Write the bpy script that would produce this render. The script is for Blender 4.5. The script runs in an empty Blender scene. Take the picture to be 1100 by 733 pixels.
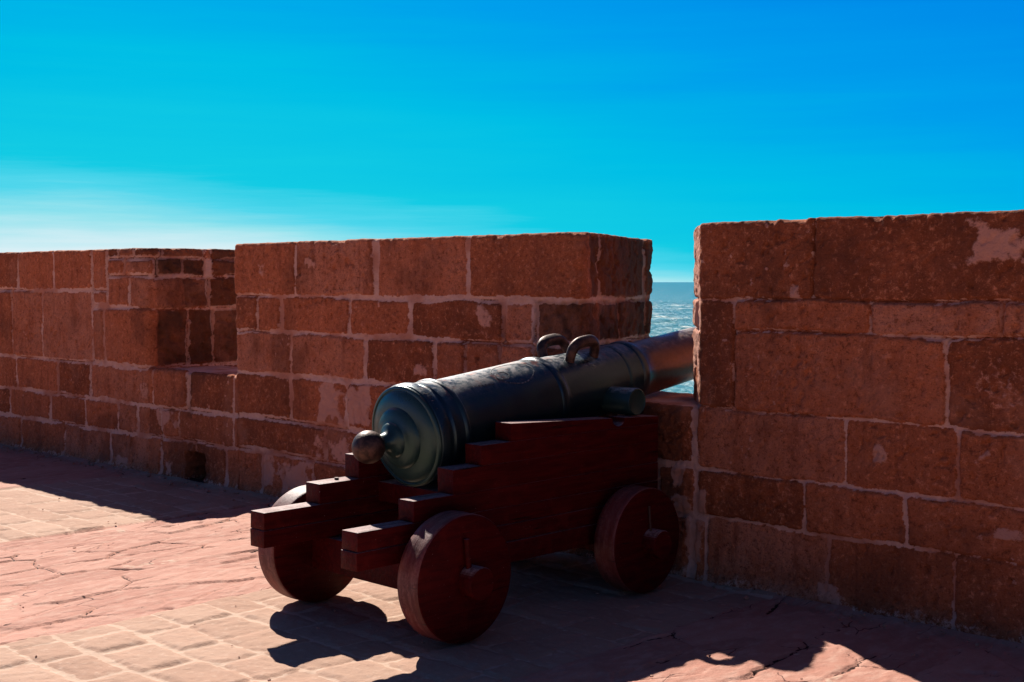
import bpy, bmesh, math, random
import numpy as np
from mathutils import Vector, Matrix

random.seed(7)
scene = bpy.context.scene
COL = scene.collection
R = math.radians

# ------------------------------------------------------------------ noise
def vnoise(x, y, seed):
    rs = np.random.RandomState(seed)
    T = rs.rand(256, 256)
    xi = np.floor(x).astype(int); yi = np.floor(y).astype(int)
    fx = x - xi; fy = y - yi
    fx = fx*fx*fx*(fx*(fx*6-15)+10); fy = fy*fy*fy*(fy*(fy*6-15)+10)
    a = T[xi & 255, yi & 255]; b = T[(xi+1) & 255, yi & 255]
    c = T[xi & 255, (yi+1) & 255]; d = T[(xi+1) & 255, (yi+1) & 255]
    return ((a*(1-fx)+b*fx)*(1-fy)+(c*(1-fx)+d*fx)*fy)*2-1

def fbm(x, y, seed, octv=4, gain=.5):
    v = 0; amp = 1; tot = 0
    for o in range(octv):
        # rotate every octave so that no grid direction shows
        c, s = math.cos(o*1.1+.3), math.sin(o*1.1+.3)
        v = v + amp*vnoise((x*c-y*s)*2**o+o*17.3, (x*s+y*c)*2**o-o*9.7, seed+o)
        tot += amp; amp *= gain
    return v/tot

def sstep(a, b, x):
    t = np.clip((x-a)/(b-a), 0, 1)
    return t*t*(3-2*t)

# ------------------------------------------------------------------ object helpers
def tag(o, label=None, cat=None, group=None, kind=None):
    if label: o['label'] = label
    if cat: o['category'] = cat
    if group: o['group'] = group
    if kind: o['kind'] = kind
    return o

def empty(name, loc, rz=0):
    o = bpy.data.objects.new(name, None)
    o.empty_display_size = .3
    o.location = loc; o.rotation_euler = (0, 0, rz)
    COL.objects.link(o)
    return o

def link_mesh(name, me, mat, parent=None):
    o = bpy.data.objects.new(name, me)
    if mat: me.materials.append(mat)
    COL.objects.link(o)
    if parent: o.parent = parent
    return o

def np_mesh(name, verts, quads, smooth=True, attr=None, ngons=()):
    me = bpy.data.meshes.new(name)
    verts = np.asarray(verts, dtype=np.float32)
    quads = np.asarray(quads, dtype=np.int32)
    nq = len(quads)
    loops = [quads.ravel()] + [np.asarray(g, dtype=np.int32) for g in ngons]
    starts = list(np.arange(nq)*4); tot = [4]*nq; p = nq*4
    for g in ngons:
        starts.append(p); tot.append(len(g)); p += len(g)
    lv = np.concatenate(loops)
    me.vertices.add(len(verts)); me.vertices.foreach_set('co', verts.ravel())
    me.loops.add(len(lv)); me.loops.foreach_set('vertex_index', lv)
    me.polygons.add(len(starts))
    me.polygons.foreach_set('loop_start', np.asarray(starts, dtype=np.int32))
    me.polygons.foreach_set('loop_total', np.asarray(tot, dtype=np.int32))
    me.polygons.foreach_set('use_smooth', np.full(len(starts), smooth, dtype=bool))
    me.update(calc_edges=True)
    me.validate()
    if attr is not None:
        a = me.color_attributes.new('surf', 'FLOAT_COLOR', 'POINT')
        a.data.foreach_set('color', np.asarray(attr, dtype=np.float32).ravel())
    return me

def grid_quads(nr, nc, wrap=False, flip=False):
    r = np.arange(nr-1)[:, None]; c = np.arange(nc if wrap else nc-1)[None, :]
    c1 = (c+1) % nc
    a = r*nc+c; b = r*nc+c1; d = (r+1)*nc+c; e = (r+1)*nc+c1
    q = np.stack([a, b, e, d], -1).reshape(-1, 4)
    return q[:, ::-1] if flip else q

def bm_obj(name, bm, mat, parent=None, smooth=None):
    me = bpy.data.meshes.new(name)
    bmesh.ops.recalc_face_normals(bm, faces=bm.faces)
    bm.to_mesh(me); bm.free()
    if smooth is not None:
        for p in me.polygons: p.use_smooth = True
        me.set_sharp_from_angle(angle=R(smooth))
    return link_mesh(name, me, mat, parent)

# ------------------------------------------------------------------ node helpers
class NT:
    def __init__(s, name):
        s.m = bpy.data.materials.new(name); s.m.use_nodes = True
        s.t = s.m.node_tree; s.n = s.t.nodes; s.l = s.t.links
        s.b = s.n['Principled BSDF']
    def node(s, typ, **kw):
        n = s.n.new(typ)
        for k, v in kw.items(): setattr(n, k, v)
        return n
    def put(s, sock, v):
        if isinstance(v, bpy.types.NodeSocket): s.l.new(v, sock)
        elif v is not None: sock.default_value = v
    def coord(s, scale=(1, 1, 1), rot=(0, 0, 0)):
        tc = s.node('ShaderNodeTexCoord'); mp = s.node('ShaderNodeMapping')
        mp.inputs['Scale'].default_value = scale; mp.inputs['Rotation'].default_value = rot
        s.l.new(tc.outputs['Object'], mp.inputs['Vector']); return mp.outputs[0]
    def noise(s, vec, scale, detail=4, rough=.55, dist=0):
        n = s.node('ShaderNodeTexNoise'); s.put(n.inputs['Vector'], vec)
        n.inputs['Scale'].default_value = scale; n.inputs['Detail'].default_value = detail
        n.inputs['Roughness'].default_value = rough; n.inputs['Distortion'].default_value = dist
        return n.outputs['Fac']
    def vor(s, vec, scale, feature='F1'):
        n = s.node('ShaderNodeTexVoronoi', feature=feature); s.put(n.inputs['Vector'], vec)
        n.inputs['Scale'].default_value = scale; return n.outputs['Distance']
    def ramp(s, fac, a, b, lo=0., hi=1.):
        n = s.node('ShaderNodeMapRange', interpolation_type='SMOOTHSTEP')
        s.put(n.inputs['Value'], fac)
        for k, v in zip(('From Min', 'From Max', 'To Min', 'To Max'), (a, b, lo, hi)): n.inputs[k].default_value = v
        return n.outputs[0]
    def mix(s, fac, a, b, mode='MIX'):
        n = s.node('ShaderNodeMix', data_type='RGBA', blend_type=mode)
        s.put(n.inputs[0], fac); s.put(n.inputs[6], a); s.put(n.inputs[7], b)
        return n.outputs[2]
    def math(s, op, a, b=None):
        n = s.node('ShaderNodeMath', operation=op); s.put(n.inputs[0], a)
        if b is not None: s.put(n.inputs[1], b)
        return n.outputs[0]
    def attr(s):
        a = s.node('ShaderNodeAttribute', attribute_name='surf')
        sp = s.node('ShaderNodeSeparateColor'); s.l.new(a.outputs['Color'], sp.inputs[0])
        return sp.outputs[0], sp.outputs[1], sp.outputs[2], a.outputs['Alpha']
    def bump(s, h, strength, dist, prev=None):
        n = s.node('ShaderNodeBump'); s.put(n.inputs['Height'], h)
        n.inputs['Strength'].default_value = strength; n.inputs['Distance'].default_value = dist
        if prev is not None: s.put(n.inputs['Normal'], prev)
        return n.outputs[0]
    def done(s, color=None, rough=None, normal=None, **kw):
        s.put(s.b.inputs['Base Color'], color); s.put(s.b.inputs['Roughness'], rough)
        if normal is not None: s.put(s.b.inputs['Normal'], normal)
        for k, v in kw.items(): s.put(s.b.inputs[k], v)
        return s.m

def C4(r, g, b): return (r, g, b, 1)

# ------------------------------------------------------------------ materials
def mat_stone():
    t = NT('sandstone'); tone, mort, pale, crust = t.attr()
    v = t.coord()
    n1 = t.noise(v, 5, 6, .6); n2 = t.noise(v, 34, 6, .72); n3 = t.noise(v, 110, 4, .65)
    vs = t.coord((9, 9, 1.3)); streak = t.noise(vs, 1.6, 5, .6)
    base = t.mix(t.ramp(tone, 0, .55), C4(0.2390, 0.0695, 0.0295), C4(0.5700, 0.1765, 0.0788))
    base = t.mix(t.ramp(tone, .6, .95, 0, .8), base, C4(0.6176, 0.2553, 0.1530))
    base = t.mix(t.ramp(n1, .38, .7, 0, .8), base, C4(0.4786, 0.1383, 0.0581))
    base = t.mix(t.ramp(streak, .5, .72, 0, .65), base, C4(0.2931, 0.0846, 0.0410))
    base = t.mix(t.ramp(n2, .53, .68, 0, .8), base, C4(0.7717, 0.2957, 0.1530))
    base = t.mix(t.ramp(n2, .47, .34, 0, .85), base, C4(0.2167, 0.0585, 0.0239))
    base = t.mix(t.ramp(n3, .58, .72, 0, .45), base, C4(0.8644, 0.4127, 0.2305))
    base = t.mix(t.ramp(n3, .45, .33, 0, .75), base, C4(0.2017, 0.0548, 0.0239))
    big = t.noise(v, 1.5, 4, .6)
    base = t.mix(t.ramp(big, .52, .68, 0, .55), base, C4(0.1629, 0.0548, 0.0297))
    base = t.mix(t.ramp(big, .46, .30, 0, .4), base, C4(0.5262, 0.2386, 0.1483))
    # grey black crust of old lichen on some blocks, and painted shade in the drain hole
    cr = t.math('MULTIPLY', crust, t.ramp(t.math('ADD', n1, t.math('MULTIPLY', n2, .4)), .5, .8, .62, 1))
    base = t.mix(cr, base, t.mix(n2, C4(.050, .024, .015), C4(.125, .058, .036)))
    # pale plaster, plus sunlight put into the colour of one cheek strip
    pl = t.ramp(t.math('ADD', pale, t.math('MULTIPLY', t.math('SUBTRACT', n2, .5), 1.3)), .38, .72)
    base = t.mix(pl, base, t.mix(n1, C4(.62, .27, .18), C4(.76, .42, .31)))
    # mortar
    mm = t.ramp(t.math('ADD', mort, t.math('ADD', t.math('MULTIPLY', t.math('SUBTRACT', n2, .5), 1.5), t.math('MULTIPLY', t.math('SUBTRACT', n3, .5), .9))), .34, .76)
    mc = t.mix(n2, C4(.66, .36, .27), C4(.92, .64, .53))
    mc = t.mix(t.ramp(t.noise(v, 2.3, 3), .45, .62), mc, C4(.60, .27, .18))
    base = t.mix(t.math('MULTIPLY', t.math('MULTIPLY', mm, .92), t.math('SUBTRACT', 1, t.math('MULTIPLY', crust, .55))), base, mc)
    pit = t.ramp(t.vor(v, 60), .05, .24)
    pitm = t.mix(t.ramp(n1, .45, .62), C4(1, 1, 1), pit)
    b1 = t.bump(n2, 1., .020)
    b2 = t.bump(pitm, .35, .006, b1)
    b3 = t.bump(n3, .7, .006, b2)
    return t.done(base, .93, b3, **{'Specular IOR Level': .15})

def mat_ground():
    t = NT('paving_stone'); tone, mort, tan, crack = t.attr()
    v = t.coord(); vf = t.coord((2.2, 1, 1), (0, 0, R(9)))
    n1 = t.noise(v, 3.2, 5, .6); n2 = t.noise(v, 26, 5, .65); n3 = t.noise(v, 130, 3, .6); nf = t.noise(vf, 7, 6, .68)
    pink = t.mix(tone, C4(0.4030, 0.1861, 0.1355), C4(0.4893, 0.2482, 0.1848))
    pink = t.mix(t.ramp(nf, .46, .66, 0, .7), pink, C4(0.5183, 0.3060, 0.2358))
    pink = t.mix(t.ramp(nf, .45, .28, 0, .55), pink, C4(0.3740, 0.1445, 0.0950))
    pink = t.mix(t.ramp(n2, .6, .78, 0, .45), pink, C4(0.5315, 0.3629, 0.2983))
    tn = t.mix(tone, C4(0.3775, 0.2197, 0.1501), C4(0.4554, 0.2851, 0.2043))
    tn = t.mix(t.ramp(n1, .4, .7, 0, .6), tn, C4(0.4271, 0.2442, 0.1691))
    tn = t.mix(t.ramp(n2, .5, .75, 0, .6), tn, C4(0.5273, 0.3662, 0.2813))
    tn = t.mix(t.ramp(n2, .42, .25, 0, .4), tn, C4(0.2996, 0.1631, 0.1121))
    c = t.mix(tan, pink, tn)
    mm = t.ramp(t.math('ADD', mort, t.math('MULTIPLY', t.math('SUBTRACT', n2, .5), .9)), .35, .65)
    c = t.mix(t.math('MULTIPLY', mm, .72), c, t.mix(n2, C4(0.4998, 0.3249, 0.2289), C4(0.6204, 0.4644, 0.3591)))
    ck = t.ramp(t.math('ADD', crack, t.math('MULTIPLY', t.math('SUBTRACT', n2, .5), .5)), .42, .62)
    c = t.mix(ck, c, C4(.05, .018, .013))
    c = t.mix(t.ramp(n3, .66, .76, 0, .3), c, C4(.7, .48, .38))
    # hair cracks through the slate
    vc = t.coord((5.2, 2.1, 1), (0, 0, R(6))); dw = t.node('ShaderNodeVectorMath', operation='ADD'); nzc = t.node('ShaderNodeTexNoise'); t.l.new(v, nzc.inputs['Vector']); nzc.inputs['Scale'].default_value = 6
    scv = t.node('ShaderNodeVectorMath', operation='SCALE'); t.l.new(nzc.outputs['Color'], scv.inputs[0]); scv.inputs['Scale'].default_value = .45
    t.l.new(vc, dw.inputs[0]); t.l.new(scv.outputs[0], dw.inputs[1])
    hc = t.ramp(t.vor(dw.outputs[0], 1.0, 'DISTANCE_TO_EDGE'), .011, .003)
    hc = t.math('MULTIPLY', t.math('MULTIPLY', hc, t.ramp(t.noise(v, 2.6, 3), .53, .62)), t.math('SUBTRACT', 1, tan))
    c = t.mix(t.math('MULTIPLY', hc, .9), c, C4(.07, .022, .016))
    # thin layers of flaking slate, only on the pink slabs
    lay = t.math('MULTIPLY', t.math('SNAP', t.math('ADD', nf, t.math('MULTIPLY', n1, .5)), .09), t.math('SUBTRACT', 1, tan))
    b0 = t.bump(lay, .3, .02)
    b1 = t.bump(n2, .5, .012, b0); b1 = t.bump(hc, .6, -.008, b1); b2 = t.bump(n3, .45, .004, b1)
    return t.done(c, .88, b2, **{'Specular IOR Level': .2})

def mat_wood():
    t = NT('dark_red_paint')
    v = t.coord((14, 1.2, 14)); v1 = t.coord()
    gr = t.noise(v, 3.2, 6, .6, .3); n = t.noise(v1, 9, 5, .6); nf = t.noise(v1, 70, 4, .65); sp = t.noise(v1, 120, 2)
    c = t.mix(t.ramp(gr, .35, .7), C4(0.0473, 0.0025, 0.0035), C4(0.0851, 0.0049, 0.0052))
    c = t.mix(t.ramp(n, .5, .72, 0, .6), c, C4(0.1121, 0.0091, 0.0078))
    # paint faded on upward faces, with sunlit gloss put into the colour
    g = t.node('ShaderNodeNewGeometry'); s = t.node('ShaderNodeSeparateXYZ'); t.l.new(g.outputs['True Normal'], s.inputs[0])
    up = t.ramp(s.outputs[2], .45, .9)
    worn_gloss = t.math('MULTIPLY', up, t.ramp(t.math('ADD', t.math('MULTIPLY', gr, .6), t.math('MULTIPLY', nf, .4)), .36, .62, .25, .9))
    c = t.mix(worn_gloss, c, t.mix(nf, C4(.30, .155, .135), C4(.47, .33, .31)))
    c = t.mix(t.ramp(sp, .73, .77, 0, .8), c, C4(.42, .34, .31))
    ck = t.ramp(t.noise(t.coord((30, 1.4, 30)), 1.3, 6, .7), .335, .30)
    c = t.mix(ck, c, C4(.012, .002, .002))
    chp = t.math('MULTIPLY', t.ramp(nf, .66, .70), t.ramp(n, .52, .62))
    c = t.mix(t.math('MULTIPLY', chp, .7), c, C4(.22, .10, .075))
    b = t.bump(gr, .5, .008); b = t.bump(ck, .6, -.004, b); b2 = t.bump(nf, .3, .003, b)
    return t.done(c, t.ramp(n, .3, .7, .42, .62), b2, **{'Specular IOR Level': .08})

def mat_tread():
    t = NT('worn_wheel_rim'); v1 = t.coord(); gr = t.noise(t.coord((20, 3, 3)), 2.4, 6, .65)
    nf = t.noise(v1, 60, 5, .65); n = t.noise(v1, 6, 4)
    c = t.mix(t.ramp(n, .4, .65), C4(.080, .0085, .0085), C4(.16, .022, .017))
    w = t.math('MULTIPLY', t.ramp(gr, .38, .62), t.ramp(nf, .30, .6))
    c = t.mix(t.math('MULTIPLY', w, .42), c, C4(.30, .13, .11))
    crk = t.ramp(t.noise(t.coord((3, 30, 30)), 1.5, 5, .7), .36, .31)
    c = t.mix(crk, c, C4(.03, .01, .01))
    b = t.bump(gr, .5, .008); b2 = t.bump(nf, .35, .004, b)
    return t.done(c, .6, b2)

def mat_bronze(name, green=0.):
    t = NT(name); v = t.coord()
    n = t.noise(v, 5, 6, .62); n2 = t.noise(v, 34, 5, .65); n3 = t.noise(v, 140, 3, .6)
    c = t.mix(n, C4(.016, .046, .074), C4(.042, .078, .086))
    c = t.mix(t.ramp(n, .45, .7, green, min(1, green+.35)), c, C4(.022, .072, .056))
    ox = t.node('ShaderNodeTexCoord'); oy = t.node('ShaderNodeSeparateXYZ'); t.l.new(ox.outputs['Object'], oy.inputs[0])
    chase = t.ramp(t.math('ADD', oy.outputs[1], t.math('MULTIPLY', t.math('SUBTRACT', n, .5), .12)), 1.06, 1.20)
    c = t.mix(chase, c, t.mix(n2, C4(.085, .050, .034), C4(.17, .105, .075)))
    # scuffed, paler skin on upward faces
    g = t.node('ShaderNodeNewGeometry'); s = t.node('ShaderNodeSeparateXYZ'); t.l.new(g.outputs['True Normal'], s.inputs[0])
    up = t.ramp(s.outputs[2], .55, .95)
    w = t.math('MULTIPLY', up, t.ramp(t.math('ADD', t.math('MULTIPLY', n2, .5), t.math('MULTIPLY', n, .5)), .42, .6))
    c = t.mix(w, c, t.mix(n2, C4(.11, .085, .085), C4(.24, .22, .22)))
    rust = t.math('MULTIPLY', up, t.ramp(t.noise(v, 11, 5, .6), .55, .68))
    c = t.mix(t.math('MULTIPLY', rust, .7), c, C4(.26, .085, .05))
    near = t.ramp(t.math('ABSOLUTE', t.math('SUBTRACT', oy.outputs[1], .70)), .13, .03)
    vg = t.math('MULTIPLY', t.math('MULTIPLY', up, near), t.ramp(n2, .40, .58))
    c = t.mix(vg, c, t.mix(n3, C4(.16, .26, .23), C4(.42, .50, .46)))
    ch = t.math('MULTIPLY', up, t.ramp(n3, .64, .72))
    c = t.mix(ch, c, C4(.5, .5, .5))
    rg = t.math('ADD', t.ramp(n, .3, .7, .27, .42), t.math('MULTIPLY', w, .25))
    b = t.bump(n2, .18, .006); b2 = t.bump(n3, .2, .002, b)
    met = t.ramp(w, 0, 1, .75-.5*green, .15)
    return t.done(c, rg, b2, Metallic=met, **{'Specular IOR Level': .5})

def mat_worn_bronze():
    t = NT('rubbed_bronze'); v = t.coord(); n = t.noise(v, 30, 5, .6); n2 = t.noise(v, 120, 3)
    c = t.mix(t.ramp(n, .4, .65), C4(.045, .026, .022), C4(.12, .066, .05))
    return t.done(c, t.ramp(n, .3, .7, .42, .6), t.bump(n2, .35, .004), Metallic=.6)

def mat_scratch():
    t = NT('chalky_corrosion'); n = t.noise(t.coord(), 55, 5, .7)
    return t.done(t.mix(t.ramp(n, .50, .66), C4(.03, .036, .045), C4(.30, .28, .28)), .6)

def mat_iron():
    t = NT('iron'); n = t.noise(t.coord(), 60, 4)
    return t.done(t.mix(n, C4(.03, .015, .013), C4(.09, .05, .04)), .6, t.bump(n, .3, .003), Metallic=.5)

def mat_grit():
    t = NT('grit'); n = t.noise(t.coord(), 8, 3)
    return t.done(t.mix(n, C4(.25, .10, .065), C4(.52, .30, .21)), .9)

def mat_sea():
    t = NT('sea_water'); a, foam, b, c = t.attr()
    v = t.coord(); v2 = t.coord((1, 1.7, 1), (0, 0, R(25)))
    n = t.noise(v2, .22, 6, .62, .4); nb = t.noise(v2, .9, 5, .6); nl = t.noise(v2, .03, 4, .6)
    # worn foam streaks
    f = t.ramp(t.math('ADD', foam, t.math('ADD', t.math('MULTIPLY', t.math('SUBTRACT', n, .5), 1.1), t.math('MULTIPLY', t.math('SUBTRACT', nl, .5), .8))), .43, .86)
    col = t.mix(nl, C4(.0, .155, .25), C4(.06, .23, .21))
    col = t.mix(f, col, C4(.56, .62, .60))
    rg = t.ramp(f, 0, 1, .30, .8)
    bp = t.bump(n, .9, 1.4); bp2 = t.bump(nb, .6, .35, bp)
    return t.done(col, rg, bp2, IOR=1.33, **{'Specular IOR Level': .16})

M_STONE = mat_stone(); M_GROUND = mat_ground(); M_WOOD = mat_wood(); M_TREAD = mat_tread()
M_BRONZE = mat_bronze('dark_bronze', .0); M_BREECH = mat_bronze('green_bronze', .55); M_RUB = mat_worn_bronze()
M_SCR = mat_scratch(); M_IRON = mat_iron(); M_SEA = mat_sea(); M_GRIT = mat_grit()

# ------------------------------------------------------------------ masonry walls
def course(z0, z1, xs):
    return [(a, b, z0, z1) for a, b in zip(xs[:-1], xs[1:])]

def auto_course(z0, z1, a, b, rs, lo=.5, hi=1.0):
    xs = [a]
    while xs[-1] < b-.3: xs.append(xs[-1]+rs.uniform(lo, hi))
    xs[-1] = b
    return course(z0, z1, xs)

LV = [-.1, .335, .585, .905]        # course levels below the sills

def path_points(corners, fine, ds, s0):
    """corners: (x, y, rounding radius) of a closed outline, counter-clockwise seen from above;
    fine[i]: sample edge i finely. Returns x, y, outward normal, running length."""
    n = len(corners); X = []; Y = []
    P = [np.array(c[:2], float) for c in corners]; rad = [c[2] for c in corners]
    for i in range(n):
        p, q, r = P[i-1], P[i], P[(i+1) % n]
        u = (p-q)/np.linalg.norm(p-q); w = (r-q)/np.linalg.norm(r-q)
        a, b = q+u*rad[i], q+w*rad[i]
        m = max(2, int(round(rad[i]*1.5/ds)))
        for k in range(m+1):
            f = k/m; pt = (1-f)**2*a+2*f*(1-f)*q+f*f*b
            X.append(pt[0]); Y.append(pt[1])
        e = r-w*rad[(i+1) % n]; L = np.linalg.norm(e-b)
        st = ds if fine[i] else .12
        k = max(1, int(round(L/st)))
        for j in range(1, k):
            pt = b+(e-b)*j/k; X.append(pt[0]); Y.append(pt[1])
    X = np.array(X); Y = np.array(Y)
    dx = np.roll(X, -1)-np.roll(X, 1); dy = np.roll(Y, -1)-np.roll(Y, 1)
    L = np.hypot(dx, dy); nx, ny = dy/L, -dx/L
    s = np.concatenate([[0], np.cumsum(np.hypot(np.diff(X), np.diff(Y)))])+s0
    return X, Y, nx, ny, s

def masonry(S, Z, rects, seed, pale, crust, skirt=True, jw0=.0185):
    """relief and surface attributes of coursed stone at (run, height)"""
    ws = S+.016*fbm(S*3.1, Z*3.1, seed)+.006*fbm(S*17, Z*17, seed+50)
    wz = Z+.016*fbm(S*2.6+9, Z*2.6, seed+20)+.006*fbm(S*17+5, Z*17, seed+70)
    d = np.full(S.shape, -.05); bid = np.zeros(S.shape, int); hh = np.zeros(S.shape)
    rs = np.random.RandomState(seed)
    tones = rs.rand(len(rects)+1); offs = rs.uniform(-.009, .007, len(rects)+1)
    tlx = rs.uniform(-.02, .02, len(rects)+1); tlz = rs.uniform(-.02, .02, len(rects)+1)
    for i, (a, b, z0, z1) in enumerate(rects):
        sel = (ws > a-.02) & (ws < b+.02) & (wz > z0-.02) & (wz < z1+.02)
        if not sel.any(): continue
        w = ws[sel]; q = wz[sel]
        dx = np.minimum(w-a, b-w); dz = np.minimum(q-z0, z1-q)
        # rounded corners
        rr = .03; ax = np.minimum(dx-rr, 0); az = np.minimum(dz-rr, 0)
        di = np.where((dx < rr) & (dz < rr), rr-np.hypot(ax, az), np.minimum(dx, dz))
        cur = d[sel]; up = di > cur
        cur[up] = di[up]; d[sel] = cur
        bb = bid[sel]; bb[up] = i; bid[sel] = bb
        h0 = hh[sel]; hv = offs[i]+tlx[i]*(w-(a+b)/2)+tlz[i]*(q-(z0+z1)/2); h0[up] = hv[up]; hh[sel] = h0
    jn = fbm(S*2.2, Z*5, seed+5); jf = fbm(S*30, Z*30, seed+6, 3)
    jw = np.clip(jw0+(jw0+.001)*jn+.008*jf, .0015, .04)
    mort = 1-sstep(jw-.004, jw+.004, d)
    rise = sstep(jw-.006, jw+.010, d)
    rough = .009*fbm(S*7, Z*7, seed+8, 5, .62)+.0060*fbm(S*34, Z*34, seed+9, 3, .6)
    pits = sstep(.42, .6, fbm(S*24, Z*24, seed+10, 2))*sstep(-.1, .3, fbm(S*1.7, Z*1.7, seed+11, 2))
    mh = .007*fbm(S*8, Z*8, seed+12)+.007*jf-.003
    gap = (1-sstep(.001, .0055, np.abs(d-.002)))*sstep(-.05, .2, fbm(S*1.6+3, Z*1.6, seed+13, 3))
    h = rise*(.010+hh+rough-.014*pits)+(1-rise)*mh-.018*gap
    pl = np.zeros(S.shape); cr = np.zeros(S.shape)
    wob = fbm(S*7, Z*7, seed+14, 4, .6)
    for (a, b, z0, z1, v) in pale:
        e = np.minimum(np.minimum(S-a, b-S)/max(.02, (b-a)*.5), np.minimum(Z-z0, z1-Z)/max(.02, (z1-z0)*.5))
        pl = np.maximum(pl, v*sstep(-.25, .6, e+.85*wob))
    for (a, b, z0, z1, v) in crust:
        e = np.minimum(np.minimum(ws-a, b-ws), np.minimum(wz-z0, z1-wz))
        cr = np.maximum(cr, v*sstep(-.012, .012, e+.012*wob))
    h -= .022*cr*sstep(.12, .45, fbm(S*17, Z*17, seed+41, 2))+.022*cr*np.abs(fbm(S*6, Z*6, seed+42))
    spk = sstep(.48, .62, fbm(S*25, Z*25, seed+15, 3))*sstep(.05, .35, fbm(S*1.3, Z*1.3, seed+16, 2))
    pl = np.maximum(pl, .6*spk*(cr < .2))
    h += .004*(pl > .5)
    if skirt:
        k = (1-sstep(.005, .06, Z+.05*fbm(S*3, Z*2, seed+17)+.02*fbm(S*19, Z*19, seed+19)))
        h += k*(.016+.012*fbm(S*9, Z*9, seed+18)); mort = np.maximum(mort, k*.5)
    mort = np.clip(mort-.7*gap, 0, 1)
    return h, np.stack([tones[bid], mort, pl, cr], -1)

def wall(name, corners, fine, ds, dz, ztop, rects, seed, s0, pale=(), crust=(), zbase=-.06, jw0=.0185):
    X, Y, nx, ny, s = path_points(corners, fine, ds, s0)
    n = len(X)
    zs = list(np.arange(zbase, ztop-.025, dz)); ins = [0]*len(zs)
    for k in range(0, 7):
        a = k/6*math.pi/2
        zs.append(ztop-.022+.022*math.sin(a)); ins.append(.022*(1-math.cos(a)))
    for e in (.035, .06, .10): zs.append(ztop); ins.append(e)
    zs = np.array(zs); ins = np.array(ins)
    S, Z = np.meshgrid(s, zs)
    h, att = masonry(S, Z, rects, seed, pale, crust, True, jw0)
    e = .007*fbm(s*1.3, s*0, seed+31)+.0055*fbm(s*19, s*0+4, seed+32, 4, .65)
    chip = .7*sstep(.34, .5, fbm(s*7.5, s*0+8, seed+33, 3))
    f = sstep(ztop-.10, ztop, zs)
    zz = Z+f[:, None]*(e-.016*chip)[None, :]
    off = h-ins[:, None]-(f*.012)[:, None]*chip[None, :]
    PX = X[None, :]+nx[None, :]*off; PY = Y[None, :]+ny[None, :]*off
    V = np.stack([PX, PY, zz], -1).reshape(-1, 3)
    q = grid_quads(len(zs), n, wrap=True)
    last = (len(zs)-1)*n+np.arange(n)
    me = np_mesh(name, V, q, True, att.reshape(-1, 4), [last])
    return link_mesh(name, me, M_STONE)

rs = np.random.RandomState(3)
# --- right merlon
rc = []
rc += course(1.508, 2.0, [-.6, .675, 2.35, 3.2, 4.4, 5.5, 6.3])
rc += [(-.10, .218, .928, 1.508)]
rc += course(1.349, 1.508, [.218, .989, 1.63, 2.3, 3.1, 3.9, 4.8, 5.6, 6.3])
rc += course(.928, 1.349, [.218, 1.387, 2.2, 3.0, 4.1, 5.2, 6.3])
rc += course(.595, .928, [-.02, .867, 1.445, 2.3, 3.2, 4.0, 5.0, 6.3])
rc += course(.343, .595, [-.02, .644, 1.196, 1.9, 2.7, 3.4, 4.3, 5.2, 6.3])
rc += course(-.1, .343, [.05, .783, 1.432, 2.2, 3.1, 3.8, 4.7, 5.5, 6.3])
for z0, z1 in ((1.508, 2.), (1.349, 1.508), (.928, 1.349), (.595, .928), (.343, .595), (-.1, .343)):
    rc += auto_course(z0, z1, 6.3, 15.2, rs)
rc += course(1.508, 2.0, [15.2, 15.6]) + course(.928, 1.508, [15.2, 15.6])
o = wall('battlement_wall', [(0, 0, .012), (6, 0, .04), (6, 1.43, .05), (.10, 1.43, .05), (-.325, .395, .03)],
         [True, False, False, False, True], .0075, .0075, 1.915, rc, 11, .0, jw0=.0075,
         pale=[(14.42, 15.3, .90, 2.0, 1.0), (1.42, 1.80, 1.66, 1.90, .9), (1.0, 1.10, .72, .85, .85), (1.53, 1.64, .78, .88, .8), (1.4, 1.8, .98, 1.28, .42),  # first patch paints sunlit brightness onto the slot cheek
               (-.03, .05, .02, .5, .9), (-.03, .02, .5, .9, .6), (.55, .62, 1.5, 1.6, .7), (1.62, 1.75, .45, .50, .7), (.72, .85, .0, .1, .7)])
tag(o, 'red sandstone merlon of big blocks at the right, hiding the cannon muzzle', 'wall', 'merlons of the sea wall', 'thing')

# --- middle merlon behind the gun
lc = []
lc += course(1.49, 2.0, [-4.5, -3.547, -2.648, -1.749, -.53, .57, 1.2])
lc += course(1.225, 1.49, [-4.5, -4.018, -3.715, -2.926, -2.309, -1.44, -1.19, -.10, .605, 1.2])
lc += course(.91, 1.225, [-4.5, -3.598, -2.762, -2.063, -1.783, -1.472, -1.19, -.57, .005, .6, 1.2])
lc += course(.575, .91, [-4.5, -3.607, -2.966, -2.45, -1.8, -1.2, -.75, -.1, .6, 1.2])
lc += course(.325, .575, [-4.5, -3.2, -2.5, -1.7, -.95, -.75, 0, .7, 1.2])
lc += course(-.1, .325, [-4.5, -3.97, -3.343, -2.7, -1.9, -1.2, -.7, 0, .7, 1.2])
for z0, z1 in ((1.49, 2.), (1.225, 1.49), (.91, 1.225), (.575, .91), (.325, .575), (-.1, .325)):
    lc += auto_course(z0, z1, 1.2, 6.2, rs)
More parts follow.
